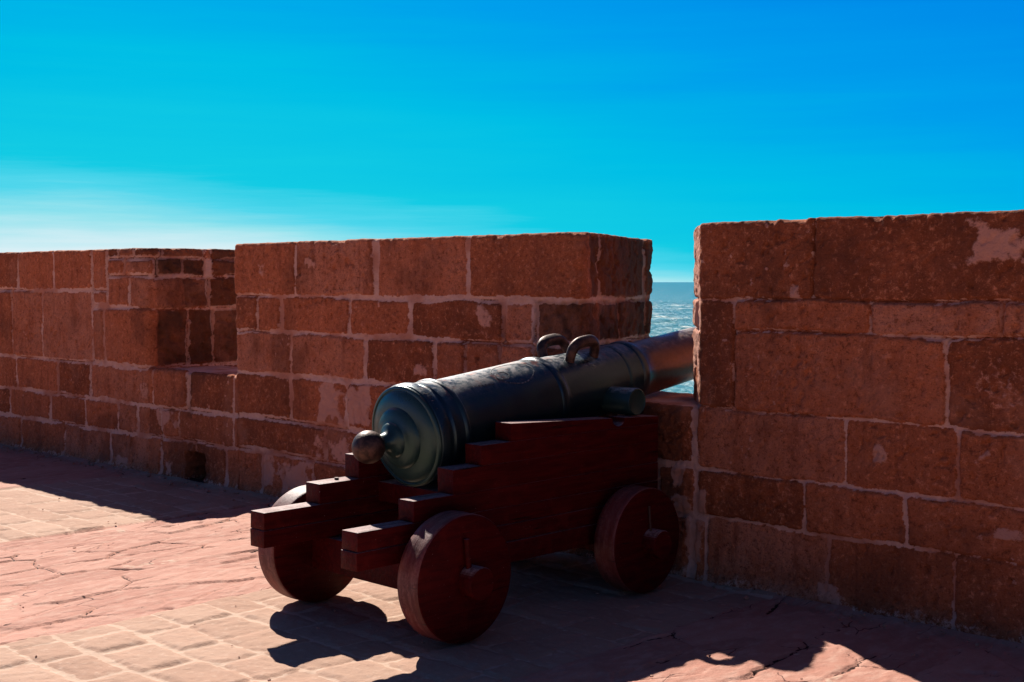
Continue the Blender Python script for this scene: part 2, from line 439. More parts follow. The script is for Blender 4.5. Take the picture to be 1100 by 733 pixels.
o = wall('battlement_wall', [(-4.33, 0, .03), (-.83, 0, .13), (-1.505, 1.53, .05), (-4.2, 1.53, .05), (-4.60, .389, .03)],
         [True, True, False, False, False], .009, .009, 1.893, lc, 23, -4.33,
         pale=[(-3.30, -2.98, .585, .90, 1.0), (-2.955, -2.7, .60, .9, 1.0), (-3.98, -3.80, .02, .31, .9), (-3.80, -3.36, .0, .29, 1.0),
               (-3.50, -3.26, 1.70, 1.80, .8), (-4.0, -3.9, 1.64, 1.74, .6), (-3.3, -2.85, .33, .52, .75), (-2.3, -2.1, .97, 1.08, .7),
               (-1.66, -1.5, 1.27, 1.44, .7)],
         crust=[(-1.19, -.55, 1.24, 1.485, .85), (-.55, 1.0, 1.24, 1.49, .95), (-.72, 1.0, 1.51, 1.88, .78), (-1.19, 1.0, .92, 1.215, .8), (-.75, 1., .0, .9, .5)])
tag(o, 'middle merlon of red sandstone blocks rising behind the bronze cannon', 'wall', 'merlons of the sea wall', 'thing')

# --- far left wall with the splayed cheek of the next embrasure
wc = []
wc += course(1.522, 2.0, [-10.2, -9.3, -8.7, -7.94, -7.219, -6.50, -6.24])
wc += course(1.80, 2.0, [-6.24, -6.05, -5.80, -5.44, -4.80, -4.70, -4.0])
wc += course(1.648, 1.80, [-6.24, -5.95, -5.50, -5.12, -4.80])
wc += [(-4.69, -4.0, 1.66, 1.80), (-6.50, -6.24, 1.395, 1.522)]
wc += course(1.375, 1.648, [-6.24, -5.874, -4.74, -4.0])
wc += course(.88, 1.522, [-10.2, -9.5, -8.8, -8.058, -7.451, -6.511])
wc += course(.88, 1.375, [-6.511, -6.301, -5.05, -4.67, -4.0])
wc += course(.565, .88, [-10.2, -9.4, -8.7, -7.995, -7.177, -6.56, -5.53, -4.9, -4.0])
wc += course(.303, .565, [-10.2, -9.6, -8.9, -8.151, -7.32, -6.661, -6.082, -5.759, -5.3, -4.6, -4.0])
wc += course(-.1, .303, [-10.2, -9.4, -8.6, -7.903, -7.058, -6.218, -5.414, -4.7, -4.0])
for z0, z1 in ((1.522, 2.), (.88, 1.522), (.565, .88), (.303, .565), (-.1, .303)):
    wc += auto_course(z0, z1, -13.3, -10.2, rs)
    wc += auto_course(z0, z1, -4.0, 6, rs)
sq = lambda v: -5.57+.66*(v+5.57) if v > -5.57 else v
wc = [(sq(a), sq(b), z0, z1) if z0 > .87 else (a, b, z0, z1) for a, b, z0, z1 in wc]
o = wall('battlement_wall', [(-13, 0, .04), (-5.57, 0, .13), (-5.60, 1.43, .05), (-13, 1.43, .05)],
         [True, True, False, False], .0115, .0115, 1.885, wc, 37, -13.,
         pale=[(-5.75, -5.6, .60, .80, .6), (-6.1, -5.9, .02, .1, .8)],
         crust=[(sq(a), sq(b), z0, z1, v) for a, b, z0, z1, v in ((-5.50, -4.80, 1.66, 1.79, .95), (-5.5, -5.05, .90, 1.365, .9), (-5.05, -3.9, .90, 1.365, .85), (-5.12, -3.9, 1.385, 1.64, .72), (-4.69, -3.9, 1.66, 1.9, .75), (-5.5, -5.12, 1.385, 1.64, .35), (-6.2, -4.8, 1.81, 1.9, .5))])
tag(o, 'farthest red sandstone wall at the left edge, patched with small stones near its top', 'wall', 'merlons of the sea wall', 'thing')

# --- low walls that close the embrasures up to the sill
def sill_wall(name, x0, x1, ztop, rects, seed, ds, shift, pale=(), crust=(), hole=None, topc=.5):
    xs = np.arange(x0, x1+ds*.5, ds)
    prof = []                                       # (y, z, ny, nz, running height)
    for z in np.arange(-.06, ztop-.03, ds): prof.append((0, z, -1, 0, z))
    for k in range(7):
        a = k/6*math.pi/2; prof.append((.03-.03*math.cos(a), ztop-.03+.03*math.sin(a), -math.cos(a), math.sin(a), ztop-.03+.04*k/6))
    yy = .03
    while yy < .68: yy += ds*1.3; prof.append((yy, ztop, 0, 1, ztop+yy))
    for k in range(1, 20): prof.append((yy+.04*k, ztop-.018*k, .42, .9, ztop+yy+.04*k))
    P = np.array(prof)
    S, T = np.meshgrid(xs, P[:, 4])
    h, att = masonry(S, T, rects, seed, pale, crust)
    top = P[:, 4] > ztop+.01
    att[top, 1] = .0; att[top, 2] = 0; att[top, 3] = topc
    h[top] = .010*fbm(S[top]*3, T[top]*3, seed+2)+.006*fbm(S[top]*16, T[top]*16, seed+3)
    Xs = S - shift*P[:, 0][:, None]                  # the embrasure runs askew through the wall
    Yv = P[:, 0][:, None]+P[:, 2][:, None]*h; Zv = P[:, 1][:, None]+P[:, 3][:, None]*h
    if hole:
        a, b, z1, dep = hole
        wob = .012*fbm(S*9, T*9, seed+77)
        m = sstep(-.008, .008, np.minimum(np.minimum(S-a, b-S), z1-T+.0*S)+wob)*(P[:, 0] < .02)[:, None]
        Yv = Yv+m*dep; att[..., 3] = np.maximum(att[..., 3], sstep(.05, .6, m)); att[..., 1] *= 1-m; att[..., 2] *= 1-m  # hole interior blackened: its shade is painted through the crust channel
    V = np.stack([Xs, Yv, Zv], -1).reshape(-1, 3)
    q = grid_quads(len(P), len(xs))
    nP, nX = len(P), len(xs)
    # close the body behind: back foot row
    foot = len(V); V = np.vstack([V, np.stack([Xs[-1], np.full(nX, P[-1, 0]), np.full(nX, -.06)], -1)])
    q2 = [(nX*(nP-1)+i, nX*(nP-1)+i+1, foot+i+1, foot+i) for i in range(nX-1)]
    q = np.vstack([q, np.array(q2)])
    left = [i*nX for i in range(nP)]+[foot]; right = [i*nX+nX-1 for i in range(nP)]+[foot+nX-1]
    a2 = np.vstack([att.reshape(-1, 4), np.tile([.5, 0, 0, 0], (nX, 1))])
    return link_mesh(name, np_mesh(name, V, q, True, a2, [left, right[::-1]]), M_STONE)

r1 = course(.60, .96, [-1.1, -.55, -.03, .2]) + course(.335, .60, [-1.1, -.30, -.03, .2]) + course(-.1, .335, [-1.1, -.6, -.05, .2])
o = sill_wall('parapet_wall', -.87, .035, .928, r1, 51, .0085, .30,
              pale=[(-.20, -.10, .46, .60, 1.1), (-.19, -.06, .345, .455, 1.1), (-.09, .05, .02, .33, .8), (-.08, .0, .62, .9, .55), (-.3, -.1, .1, .3, .4)],
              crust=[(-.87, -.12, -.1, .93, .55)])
tag(o, 'low stained wall under the cannon barrel closing the foot of the open gun slot', 'wall', 'low walls of the gun slots', 'thing')
r2 = course(.565, .92, [-5.8, -5.53, -5.0, -4.36, -4.2]) + course(.318, .565, [-5.8, -5.4, -5.135, -4.36, -4.2]) + course(-.1, .318, [-5.8, -5.414, -4.9, -4.467, -4.2])
o = sill_wall('parapet_wall', -5.60, -4.30, .872, r2, 63, .011, .30,
              pale=[(-5.5, -5.12, .40, .57, .75), (-5.35, -5.25, .0, .12, .7)], crust=[(-5.01, -4.94, .5, .89, .5), (-5.3, -4.7, -.1, .3, .4)],
              hole=(-5.03, -4.77, .225, .6), topc=.95)
tag(o, 'low wall with a dark drain hole at its foot, in the farther gun slot', 'wall', 'low walls of the gun slots', 'thing')

# ------------------------------------------------------------------ ground: terrace paving
GR = R(.866)
def ground():
    def axis(lo, hi, st, out_lo, out_hi, g):
        a = list(np.arange(lo, hi, st)); s = st
        while a[-1] < out_hi: s *= g; a.append(min(out_hi, a[-1]+s))
        s = st
        while a[0] > out_lo: s *= g; a.insert(0, max(out_lo, a[0]-s))
        return np.array(a)
    xs = axis(-3.3, 2.3, .0115, -60, 60, 1.0085)
    ys = axis(-3.75, .06, .0115, -60, .06, 1.02)
    ys = np.concatenate([ys, [.2, .5, .9, 1.2, 1.44]])
    X, Y = np.meshgrid(xs, ys)
    gx = X*math.cos(GR)-Y*math.sin(GR); gy = X*math.sin(GR)+Y*math.cos(GR)
    # paving bands run towards the wall: one tan band of setts under every gun
    bw = .035*fbm(gy*1.2, gx*0, 5)+.012*fbm(gy*8, gx*0, 6)
    u = (gx+bw+1.50) % 4.20
    tanb = u < 1.98
    tan = 1-sstep(1.975, 1.985, u)
    tan = np.where(u > 4.195, sstep(4.195, 4.2, u), tan)
    # --- setts
    wx = gx+.016*fbm(gx*3, gy*3, 41)+.005*fbm(gx*16, gy*16, 42); wy = gy+.03*fbm(gx*1.8, gy*1.8, 43)+.006*fbm(gx*16+3, gy*16, 44)
    rsx = np.random.RandomState(9)
    rows = np.cumsum(rsx.uniform(.195, .29, 500))-62
    ri = np.searchsorted(rows, wy)-1; ri = np.clip(ri, 0, len(rows)-2)
    dy = np.minimum(wy-rows[ri], rows[ri+1]-wy)
    dS = np.full(X.shape, -.1); hS = np.zeros(X.shape); tS = np.zeros(X.shape)
    for k in np.unique(ri):
        sel = ri == k
        cx = np.cumsum(rsx.uniform(.24, .44, 420))-64+rsx.uniform(0, .3)
        w = wx[sel]; ci = np.clip(np.searchsorted(cx, w)-1, 0, len(cx)-2)
        dx = np.minimum(w-cx[ci], cx[ci+1]-w)
        a = dy[sel]; rr = .035
        dd = np.where((dx < rr) & (a < rr), rr-np.hypot(np.minimum(dx-rr, 0), np.minimum(a-rr, 0)), np.minimum(dx, a))
        hv = rsx.uniform(-.005, .005, 421)[ci]+rsx.uniform(-.03, .03, 421)[ci]*(w-(cx[ci]+cx[ci+1])/2)
        dS[sel] = dd; hS[sel] = hv; tS[sel] = rsx.rand(421)[ci]
    jw = np.clip(.007+.020*fbm(gx*2.4, gy*2.4, 45)+.010*fbm(gx*20, gy*20, 46, 3), .0005, .045)
    mortS = (1-sstep(jw-.003, jw+.006, dS))
    hs = sstep(jw-.008, jw+.034, dS)*(.0055+hS)+.0055*fbm(gx*9, gy*9, 47, 4, .6)+.002*fbm(gx*32, gy*32, 48, 3)+.008*fbm(gx*1.1, gy*1.1, 49)
    crS = (1-sstep(.0, .005, np.abs(dS-.004)))*sstep(.12, .28, fbm(gx*1.9+7, gy*1.9, 50, 3))*.3
    # --- slabs of reddish slate: cells drawn out along the band
    sx, sy = .235, .52
    px = (gx+.05*fbm(gx*2, gy*2, 61)+.012*fbm(gx*9, gy*9, 62))/sx; py = (gy+.06*fbm(gx*2+5, gy*2, 63))/sy+.35*px*.3
    rsv = np.random.RandomState(12); JX = rsv.uniform(.08, .92, (512, 512)); JY = rsv.uniform(.08, .92, (512, 512)); JT = rsv.rand(512, 512)
    JH = rsv.uniform(-1, 1, (512, 512)); JA = rsv.uniform(-1, 1, (512, 512)); JB = rsv.uniform(-1, 1, (512, 512))
    ix = np.floor(px).astype(int); iy = np.floor(py).astype(int)
    Q1x = np.zeros(X.shape); Q1y = Q1x.copy(); Q2x = Q1x.copy(); Q2y = Q1x.copy(); f1 = np.full(X.shape, 9.); f2 = np.full(X.shape, 9.); T1 = np.zeros(X.shape); H1 = np.zeros(X.shape)
    for a in (-1, 0, 1):
        for b in (-1, 0, 1):
            i = (ix+a) & 511; j = (iy+b) & 511
            ddx = px-(ix+a+JX[i, j]); ddy = py-(iy+b+JY[i, j]); dd = np.hypot(ddx, ddy)
            nr = dd < f1
            n2 = (~nr) & (dd < f2)
            Q2x = np.where(nr, Q1x, np.where(n2, ddx, Q2x)); Q2y = np.where(nr, Q1y, np.where(n2, ddy, Q2y))
            Q1x = np.where(nr, ddx, Q1x); Q1y = np.where(nr, ddy, Q1y)
            f2 = np.where(nr, f1, np.minimum(f2, dd))
            T1 = np.where(nr, JT[i, j], T1)
            H1 = np.where(nr, .0045*JH[i, j]+.006*JA[i, j]*ddx+.006*JB[i, j]*ddy, H1)
            f1 = np.where(nr, dd, f1)
    ed = (f2**2-f1**2)/2/np.maximum(np.hypot((Q1x-Q2x)/sx, (Q1y-Q2y)/sy), 1e-6)
    op = sstep(-.32, .24, fbm(gx*2.2, gy*2.2, 64, 3))
    cw = .0030*op+.0025*fbm(gx*12, gy*12, 65)
    crV = (1-sstep(cw, cw+.0070, ed))*op
    # broken flakes: terraces of thin layers
    fl = fbm(gx*4.2+.8*gy, gy*1.5, 66, 5, .6)*2.6
    st = np.floor(fl)+sstep(.90, 1., fl-np.floor(fl))
    hv = H1+.0032*st-.014*crV+.0030*fbm(gx*12, gy*5, 67, 5, .62)+.007*fbm(gx*.9, gy*.9, 68)
    chip = sstep(.50, .58, fbm(gx*5, gy*3.2, 69, 3))*sstep(.0, .3, fbm(gx*1.2+4, gy*1.2, 70))
    hv -= .012*chip
    H = np.where(tanb, hs, hv)-.012
    crack = np.where(tanb, crS, np.clip(crV*1.1, 0, 1)+.0*chip)
    mort = np.where(tanb, mortS*.95, .55*sstep(.3, .5, fbm(gx*9, gy*6, 71, 3))*sstep(.02, .3, fbm(gx*1.5, gy*1.5, 72)))
    tone = np.where(tanb, tS, T1)
    # mortar fillet where the paving meets the wall
    k = (1-sstep(.02, .10, -Y+.03*fbm(X*4, Y*4, 73)))*(X > -12.9)*(X < 5.9)
    H = H+k*.014; mort = np.maximum(mort, .3*k); crack = crack*(1-k)
    inh = (X > -5.04)*(X < -4.76)*(Y > -.015); crack = np.where(inh, 1, crack); mort = np.where(inh, 0, mort)  # floor inside the drain hole darkened to paint its shade
    H = np.where(Y > .055, -.03, H)
    V = np.stack([X, Y, H], -1).reshape(-1, 3)
    nr, nc = X.shape
    q = grid_quads(nr, nc)
    # outer face of the rampart down into the sea
    drop = len(V)
    V = np.vstack([V, np.stack([xs, np.full(nc, 1.6), np.full(nc, -13.)], -1)])
    q2 = np.array([((nr-1)*nc+i, (nr-1)*nc+i+1, drop+i+1, drop+i) for i in range(nc-1)])
    att = np.vstack([np.stack([tone, mort, tan, crack], -1).reshape(-1, 4), np.tile([.3, 0, 0, 0], (nc, 1))])
    return link_mesh('ground', np_mesh('ground', V, np.vstack([q, q2]), True, att), M_GROUND)
tag(ground(), kind='structure')

# loose grit and chips lying on the paving, most of it along the foot of the walls
def grit():
    rg = random.Random(21); bm = bmesh.new()
    for k in range(400):
        if k < 300: x, y = rg.uniform(-8.5, 2.6), -.05-abs(rg.gauss(0, .10))
        else: x, y = rg.uniform(-5, 2.2), rg.uniform(-3.4, -.2)
        r = rg.choice((.003, .004, .005, .006, .009, .013)) if k < 300 else rg.choice((.003, .004, .005, .007))
        mtx = Matrix.Translation((x, y, -.004+r*.3)) @ Matrix.Rotation(rg.uniform(0, 6), 4, 'Z') @ Matrix.Diagonal((rg.uniform(.8, 1.8), 1, rg.uniform(.5, .9), 1))
        v = bmesh.ops.create_icosphere(bm, subdivisions=1, radius=r, matrix=mtx)['verts']
        for q in v: q.co += Vector((rg.uniform(-1, 1), rg.uniform(-1, 1), rg.uniform(-1, 1)))*r*.22
    return bm_obj('grit', bm, M_GRIT)
tag(grit(), kind='stuff')

# ------------------------------------------------------------------ sea
def sea():
    L = -9.5
    a = np.arange(-420, 60, 1.6)
    def ext(a, hi, g):
        s = a[1]-a[0]; up = list(a)
        while up[-1] < hi: s *= g; up.append(up[-1]+s)
        return up
    xs = np.array(ext(a, 30000, 1.12)); xs = np.concatenate([np.sort(-np.array(ext(np.array([420, 421.6]), 30000, 1.12)[1:])), xs])
    ys = np.array(ext(np.arange(1.55, 560, 1.6), 40000, 1.10))
    X, Y = np.meshgrid(xs, ys)
    near = sstep(1500, 300, np.hypot(X, Y))
    c, s = math.cos(R(28)), math.sin(R(28))
    u = X*c+Y*s; w = -X*s+Y*c
    ridge = lambda n: 1-np.abs(n)
    h = .9*ridge(fbm(u/34, w/13, 81, 3))**2+.55*ridge(fbm(u/13, w/5.5, 82, 3))**2+.25*fbm(u/5, w/3, 83, 3)
    crest = sstep(1.16, 1.5, h+.25*fbm(u/60, w/40, 84, 2))
    V = np.stack([X, Y, L+(h-.9)*near], -1).reshape(-1, 3)
    att = np.stack([h*0, crest*near+.0*h, h*0, h*0+1], -1).reshape(-1, 4)
    return link_mesh('sea', np_mesh('sea', V, grid_quads(*X.shape), True, att), M_SEA)
tag(sea(), kind='structure')

# ------------------------------------------------------------------ the gun
BASE = Vector((-.6, -1.05, 0))
def gun_world(p):
    p = Vector(p); return Matrix.Rotation(-GR, 3, 'Z') @ p
def L(p): return Vector(p)-BASE                      # gun coordinates -> coordinates of the thing

def rough_box(bm, x0, x1, y0, y1, z0, z1, bev=.0042, topz=None, seed=0):
    """a bevelled plank; topz = height of the top at its far end"""
    r = random.Random(seed)
    z1b = z1 if topz is None else topz
    c = [(x0, y0, z0), (x1, y0, z0), (x1, y1, z0), (x0, y1, z0), (x0, y0, z1), (x1, y0, z1), (x1, y1, z1b), (x0, y1, z1b)]
    b2 = bmesh.new()
    vs = [b2.verts.new(L((p[0]+r.uniform(-.0012, .0012), p[1]+r.uniform(-.003, .003), p[2]+r.uniform(-.0015, .0015)))) for p in c]
    for f in ((3, 2, 1, 0), (4, 5, 6, 7), (0, 1, 5, 4), (1, 2, 6, 5), (2, 3, 7, 6), (3, 0, 4, 7)): b2.faces.new([vs[i] for i in f])
    bmesh.ops.bevel(b2, geom=b2.edges[:], offset=bev, segments=2, profile=.6, affect='EDGES')
    me = bpy.data.meshes.new('t'); b2.to_mesh(me); b2.free(); bm.from_mesh(me); bpy.data.meshes.remove(me)

def lathe_np(profile, nseg, origin, axis, up):
    """profile: (along, radius); returns verts and quads of a closed turned body"""
    axis = Vector(axis).normalized(); e1 = Vector(up); e1 = (e1-axis*e1.dot(axis)).normalized(); e2 = axis.cross(e1)
    V = []
    for u, r in profile:
        for k in range(nseg):
            a = 2*math.pi*k/nseg
            V.append(Vector(origin)+axis*u+(e1*math.cos(a)+e2*math.sin(a))*r)
    return V, grid_quads(len(profile), nseg, wrap=True)

def lathe(name, profile, nseg, origin, axis, up, mat, parent, sharp=40):
    V, q = lathe_np(profile, nseg, L(origin), axis, up)
    n = len(profile)
    me = np_mesh(name, [tuple(v) for v in V], q, True, None, [list(range(nseg))[::-1], [(n-1)*nseg+k for k in range(nseg)]])
    bm = bmesh.new(); bm.from_mesh(me); bmesh.ops.recalc_face_normals(bm, faces=bm.faces); bm.to_mesh(me); bm.free()
    me.set_sharp_from_angle(angle=R(sharp))
    return link_mesh(name, me, mat, parent)

def tube(pts, rad, n=10, flat=1., pw=1.):
    bm = bmesh.new(); rings = []; sp = lambda v: math.copysign(abs(v)**pw, v)
    P = [Vector(p) for p in pts]
    ref = None
    for i, p in enumerate(P):
        t = (P[min(i+1, len(P)-1)]-P[max(i-1, 0)]).normalized()
        if ref is None: ref = t.orthogonal().normalized()
        ref = (ref-t*ref.dot(t)).normalized(); b = t.cross(ref)
        r = rad[i] if hasattr(rad, '__len__') else rad
        rings.append([bm.verts.new(p+(ref*sp(math.cos(2*math.pi*k/n))+b*sp(math.sin(2*math.pi*k/n))*flat)*r) for k in range(n)])
    for a, b in zip(rings[:-1], rings[1:]):
        for k in range(n): bm.faces.new((a[k], a[(k+1) % n], b[(k+1) % n], b[k]))
    bm.faces.new(rings[0][::-1]); bm.faces.new(rings[-1])
    return bm

# ---- carriage
car = empty('gun_carriage', gun_world(BASE), -GR)
tag(car, 'dark red wooden gun carriage on four solid wheels with stepped sides, under the bronze barrel', 'gun carriage')
TOPZ = [(-2.19, .36, .4425), (-2.186, .4450, .5275), (-1.864, .5283, .6255), (-1.626, .6263, .7415), (-1.448, .7423, .8365)]
def bracket(xa, xb, sd):
    bm = bmesh.new(); F = -.116
    for i, (y, z0, z1) in enumerate(TOPZ): rough_box(bm, xa, xb, y, F, z0, z1, seed=sd+i)
    rough_box(bm, xa, xb, -1.32, F-.01, .255, .357, seed=sd+8)
    # top plank with the half round trunnion bed cut into it
    b2 = bmesh.new(); pr = [(-1.25, .8373), (F, .8373)]
    top = lambda y: .925+(y+1.25)/(1.134)*(-.049)
    pr.append((F, top(F))); cy, rr = -.45, .052
    for k in range(11):
        a = math.pi*k/10; y = cy+rr*math.cos(a); pr.append((y, top(y)-rr*.85*math.sin(a)))
    pr.append((-1.25, top(-1.25)))
    lo = [b2.verts.new(L((xa, y, z))) for y, z in pr]; hi = [b2.verts.new(L((xb, y, z))) for y, z in pr]
    b2.faces.new(lo); b2.faces.new(hi[::-1]); n = len(pr)
    for k in range(n): b2.faces.new((lo[k], hi[k], hi[(k+1) % n], lo[(k+1) % n]))
    bmesh.ops.recalc_face_normals(b2, faces=b2.faces)
    bmesh.ops.bevel(b2, geom=[e for e in b2.edges if e.calc_length() > .04], offset=.0042, segments=2, profile=.6, affect='EDGES')
    me = bpy.data.meshes.new('t'); b2.to_mesh(me); b2.free(); bm.from_mesh(me); bpy.data.meshes.remove(me)
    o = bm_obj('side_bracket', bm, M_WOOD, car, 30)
    return o
br1 = bracket(-.31, -.20, 10); br2 = bracket(-1.0, -.89, 40)
b = tube([L((-.945, -1.72, .62)), L((-.945, -1.72, .637))], .011, 8); bm_obj('bolt', b, M_IRON, br2)
# axle trees
for y0, y1 in ((-1.80, -1.60), (-.53, -.33)):
    bm = bmesh.new(); rough_box(bm, -1.045, -.145, y0, y1, .185, .352 if y0 < -1 else .25, .01, seed=3)
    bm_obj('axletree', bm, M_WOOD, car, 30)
# bed and cross pieces between the brackets
bm = bmesh.new(); rough_box(bm, -.892, -.308, -1.50, -.75, .50, .600, .007, seed=5)
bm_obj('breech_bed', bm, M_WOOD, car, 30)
bm = bmesh.new(); rough_box(bm, -.892, -.308, -.30, -.17, .33, .74, .007, seed=6)
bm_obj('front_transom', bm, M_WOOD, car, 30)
# wheels
def wheel(xo, side, yc, r, sd):
    """xo: outer face; side +1 = near side"""
    t = .14; rnd = random.Random(sd)
    prof = [(0, .001), (0, r-.012), (.004, r-.004), (.012, r)]
    prof += [(.012+(t-.024)*k/6, r+rnd.uniform(-.0015, .0015)) for k in range(1, 6)]
    prof += [(t-.012, r), (t-.004, r-.004), (t, r-.012), (t, .001)]
    x0 = xo if side < 0 else xo-t
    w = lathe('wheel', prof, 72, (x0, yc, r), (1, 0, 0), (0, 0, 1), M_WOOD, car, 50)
    w.data.materials.append(M_TREAD)
    q = len(prof)
    for p in w.data.polygons:
        if len(p.vertices) == 4:
            rr = [math.hypot(w.data.vertices[v].co.y-(yc-BASE.y), w.data.vertices[v].co.z-r) for v in p.vertices]
            if min(rr) > r-.006: p.material_index = 1
    s = side
    hub = lathe('axle_end', [(0, .001), (0, .074), (.075, .074), (.082, .070), (.083, .001)], 40, (xo-.0*s, yc+.02, r-.012), (s, 0, 0), (0, 0, 1), M_WOOD, w, 40)
    h = r-.012
    pin = tube([L((xo+s*.022, yc-.005, h+.055)), L((xo+s*.02, yc-.012, h+.125)), L((xo+s*.018, yc-.016, h+.195))], [.014, .013, .014] if yc < -1 else [.007, .006, .007], 8, .8)
    bm_obj('linchpin', pin, M_WOOD if yc < -1 else M_IRON, w, 50)
    return w
for xo, side in ((0., 1), (-1.19, -1)):
    wheel(xo, side, -1.735, .288, 1+side); wheel(xo, side, -.45, .272, 5+side)

# ---- barrel
S_ = .135; AX = Vector((0, 1, S_)).normalized(); UP = (AX.cross(Vector((1, 0, 0)))*-1).normalized()
if UP.z < 0: UP = -UP
A0 = Vector((-.6, -1.56, .858))
def on_barrel(u, ang, r):
    """point at distance u from the base ring, ang from the crown towards the near side"""
    return A0+AX*u+(UP*math.cos(ang)+Vector((1, 0, 0))*math.sin(ang))*r
gun = empty('cannon_barrel', gun_world(BASE), -GR)
tag(gun, 'dark bronze cannon barrel with ball knob and two lifting loops, on the red carriage', 'cannon')
PR = [(-.004, .001), (-.004, .19), (-.002, .228), (.002, .243), (.008, .250), (.018, .2525), (.052, .2525), (.058, .251), (.062, .245), (.070, .237), (.085, .2335), (.092, .2335),
      (.098, .236), (.104, .240), (.118, .240), (.124, .238), (.150, .2385), (.166, .2385), (.172, .243), (.180, .2455), (.190, .2455), (.197, .242), (.203, .234), (.212, .231),
      (.28, .2285), (.42, .2255), (.56, .223), (.70, .221), (.84, .219), (.885, .218), (.892, .222), (.900, .2235), (.925, .2235), (.934, .221), (.940, .214), (.952, .2085), (.975, .206),
      (1.1, .2015), (1.22, .197), (1.36, .190), (1.485, .184), (1.492, .188), (1.505, .190), (1.520, .188), (1.526, .182), (1.56, .180), (1.615, .178), (1.622, .184), (1.634, .187), (1.655, .187), (1.668, .183), (1.676, .172), (1.70, .163),
      (1.76, .1605), (1.95, .158), (2.15, .1555), (2.40, .152), (2.55, .150), (2.56, .156), (2.585, .156), (2.595, .150), (2.72, .152), (2.80, .163), (2.86, .182), (2.89, .188), (2.92, .182), (2.93, .165), (2.925, .075), (2.45, .072), (2.45, .001)]
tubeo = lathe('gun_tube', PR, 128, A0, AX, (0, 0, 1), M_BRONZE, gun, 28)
# breech face and knob
BR = [(-.004, .2485), (-.012, .247), (-.017, .242), (-.018, .234), (-.014, .2295), (-.015, .226), (-.021, .222), (-.032, .205), (-.041, .180), (-.046, .160), (-.048, .150),
      (-.056, .1475), (-.064, .142), (-.074, .126), (-.083, .104), (-.087, .090), (-.090, .0855), (-.098, .0835), (-.106, .076), (-.113, .064), (-.126, .050), (-.140, .043), (-.165, .040)]
BR = [(.0, .001)]+BR+[(-.172, .041), (-.174, .001)]
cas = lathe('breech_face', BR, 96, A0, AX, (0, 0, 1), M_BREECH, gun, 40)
BALL = [(-.240+.079*-math.cos(math.pi*k/20), max(.001, .079*math.sin(math.pi*k/20))) for k in range(21)]
lathe('knob', BALL, 48, A0, AX, (0, 0, 1), M_RUB, gun, 60)
# trunnions rest on the brackets
for s in (1, -1):
    lathe('trunnion', [(0, .001), (0, .0735), (.192, .0735), (.198, .071), (.199, .066), (.196, .062), (.196, .001)], 48, (-.6+s*.165, -.25, .959), (s, 0, 0), (0, 0, 1), M_BREECH, gun, 40)
# lifting loops
for s in (1, -1):
    pts = []; rad = []
    for k in range(25):
        f = k/24; a = math.pi*f
        ca, sa = math.cos(a), math.sin(a)
        u = 1.20-.100*math.copysign(abs(ca)**.62, ca)
        hgt = .104*sa**.62 if 0 < k < 24 else 0
        r0 = .186+hgt
        ang = s*(.50-.07*hgt/.11)
        pts.append(L(on_barrel(u, ang, r0))); rad.append(.0265+.004*math.sin(a))
    bm_obj('lifting_loop', tube(pts, rad, 20, .95, .7), M_RUB, gun, 50)
# vent field and worn oval cartouche on the upper near side
def strip(points, w, hgt=.0016):
    bm = bmesh.new(); prev = None
    n = len(points)
    for i, (u, ang, rr) in enumerate(points):
        a = points[max(0, i-1)]; c = points[min(n-1, i+1)]
        du, da = c[0]-a[0], (c[1]-a[1])*rr; l = math.hypot(du, da) or 1
        nu, na = -da/l*w/2, du/l*w/2/rr
        cur = [bm.verts.new(L(on_barrel(u-nu, ang-na, rr-.004))), bm.verts.new(L(on_barrel(u-nu*.8, ang-na*.8, rr+hgt))), bm.verts.new(L(on_barrel(u+nu*.8, ang+na*.8, rr+hgt))), bm.verts.new(L(on_barrel(u+nu, ang+na, rr-.004)))]
        if prev:
            for k in range(3): bm.faces.new((prev[k], prev[k+1], cur[k+1], cur[k]))
        prev = cur
    return bm
def joinbm(bms):
    out = bmesh.new()
    for b in bms:
        me = bpy.data.meshes.new('t'); b.to_mesh(me); b.free(); out.from_mesh(me); bpy.data.meshes.remove(me)
    return out
rad_at = lambda u: float(np.interp(u, [p[0] for p in PR[:-4]], [p[1] for p in PR[:-4]]))
ov = [(.66+.135*math.cos(a), .46+.40*math.sin(a), rad_at(.66+.135*math.cos(a))) for a in np.linspace(-.9*math.pi, .95*math.pi, 50)]
ov2 = [(.575+.04*math.cos(a), .50+.14*math.sin(a), rad_at(.575)) for a in np.linspace(-.5*math.pi, 1.3*math.pi, 20)]
dots = []
rd = random.Random(4)
for k in range(7): dots.append(strip([(.33+.022*k, .62+.012*k+rd.uniform(-.01, .01), rad_at(.35)), (.338+.022*k, .63+.012*k, rad_at(.35))], .007))
marks = [strip(ov, .0085), strip(ov2, .010)]+dots
# short worn inscription cut on the base ring
def glyph(strokes, u0, a0):
    out = []
    for st in strokes: out.append(strip([(u0+p[1]*.026, a0+p[0]*.085, .2525) for p in st], .0055, .0016))
    return out
gl = []
circ = [(.5+.42*math.cos(a), .5+.48*math.sin(a)) for a in np.linspace(0, 2*math.pi, 14)]
gl += glyph([[(.8, 1), (.8, .25), (.5, 0), (.15, .2)]], .020, .52)
gl += glyph([circ], .020, .635)
gl += glyph([[(.5, 0), (.5, 1)]], .020, .735)
gl += glyph([[(.3, .1), (.5, .3)]], .020, .93)
tubeo.data.materials.append(M_SCR)
mb = joinbm(marks+gl); bmesh.ops.recalc_face_normals(mb, faces=mb.faces)
for fc in mb.faces: fc.material_index = 1; fc.smooth = True
mb.from_mesh(tubeo.data); mb.to_mesh(tubeo.data); mb.free(); tubeo.data.set_sharp_from_angle(angle=R(28))

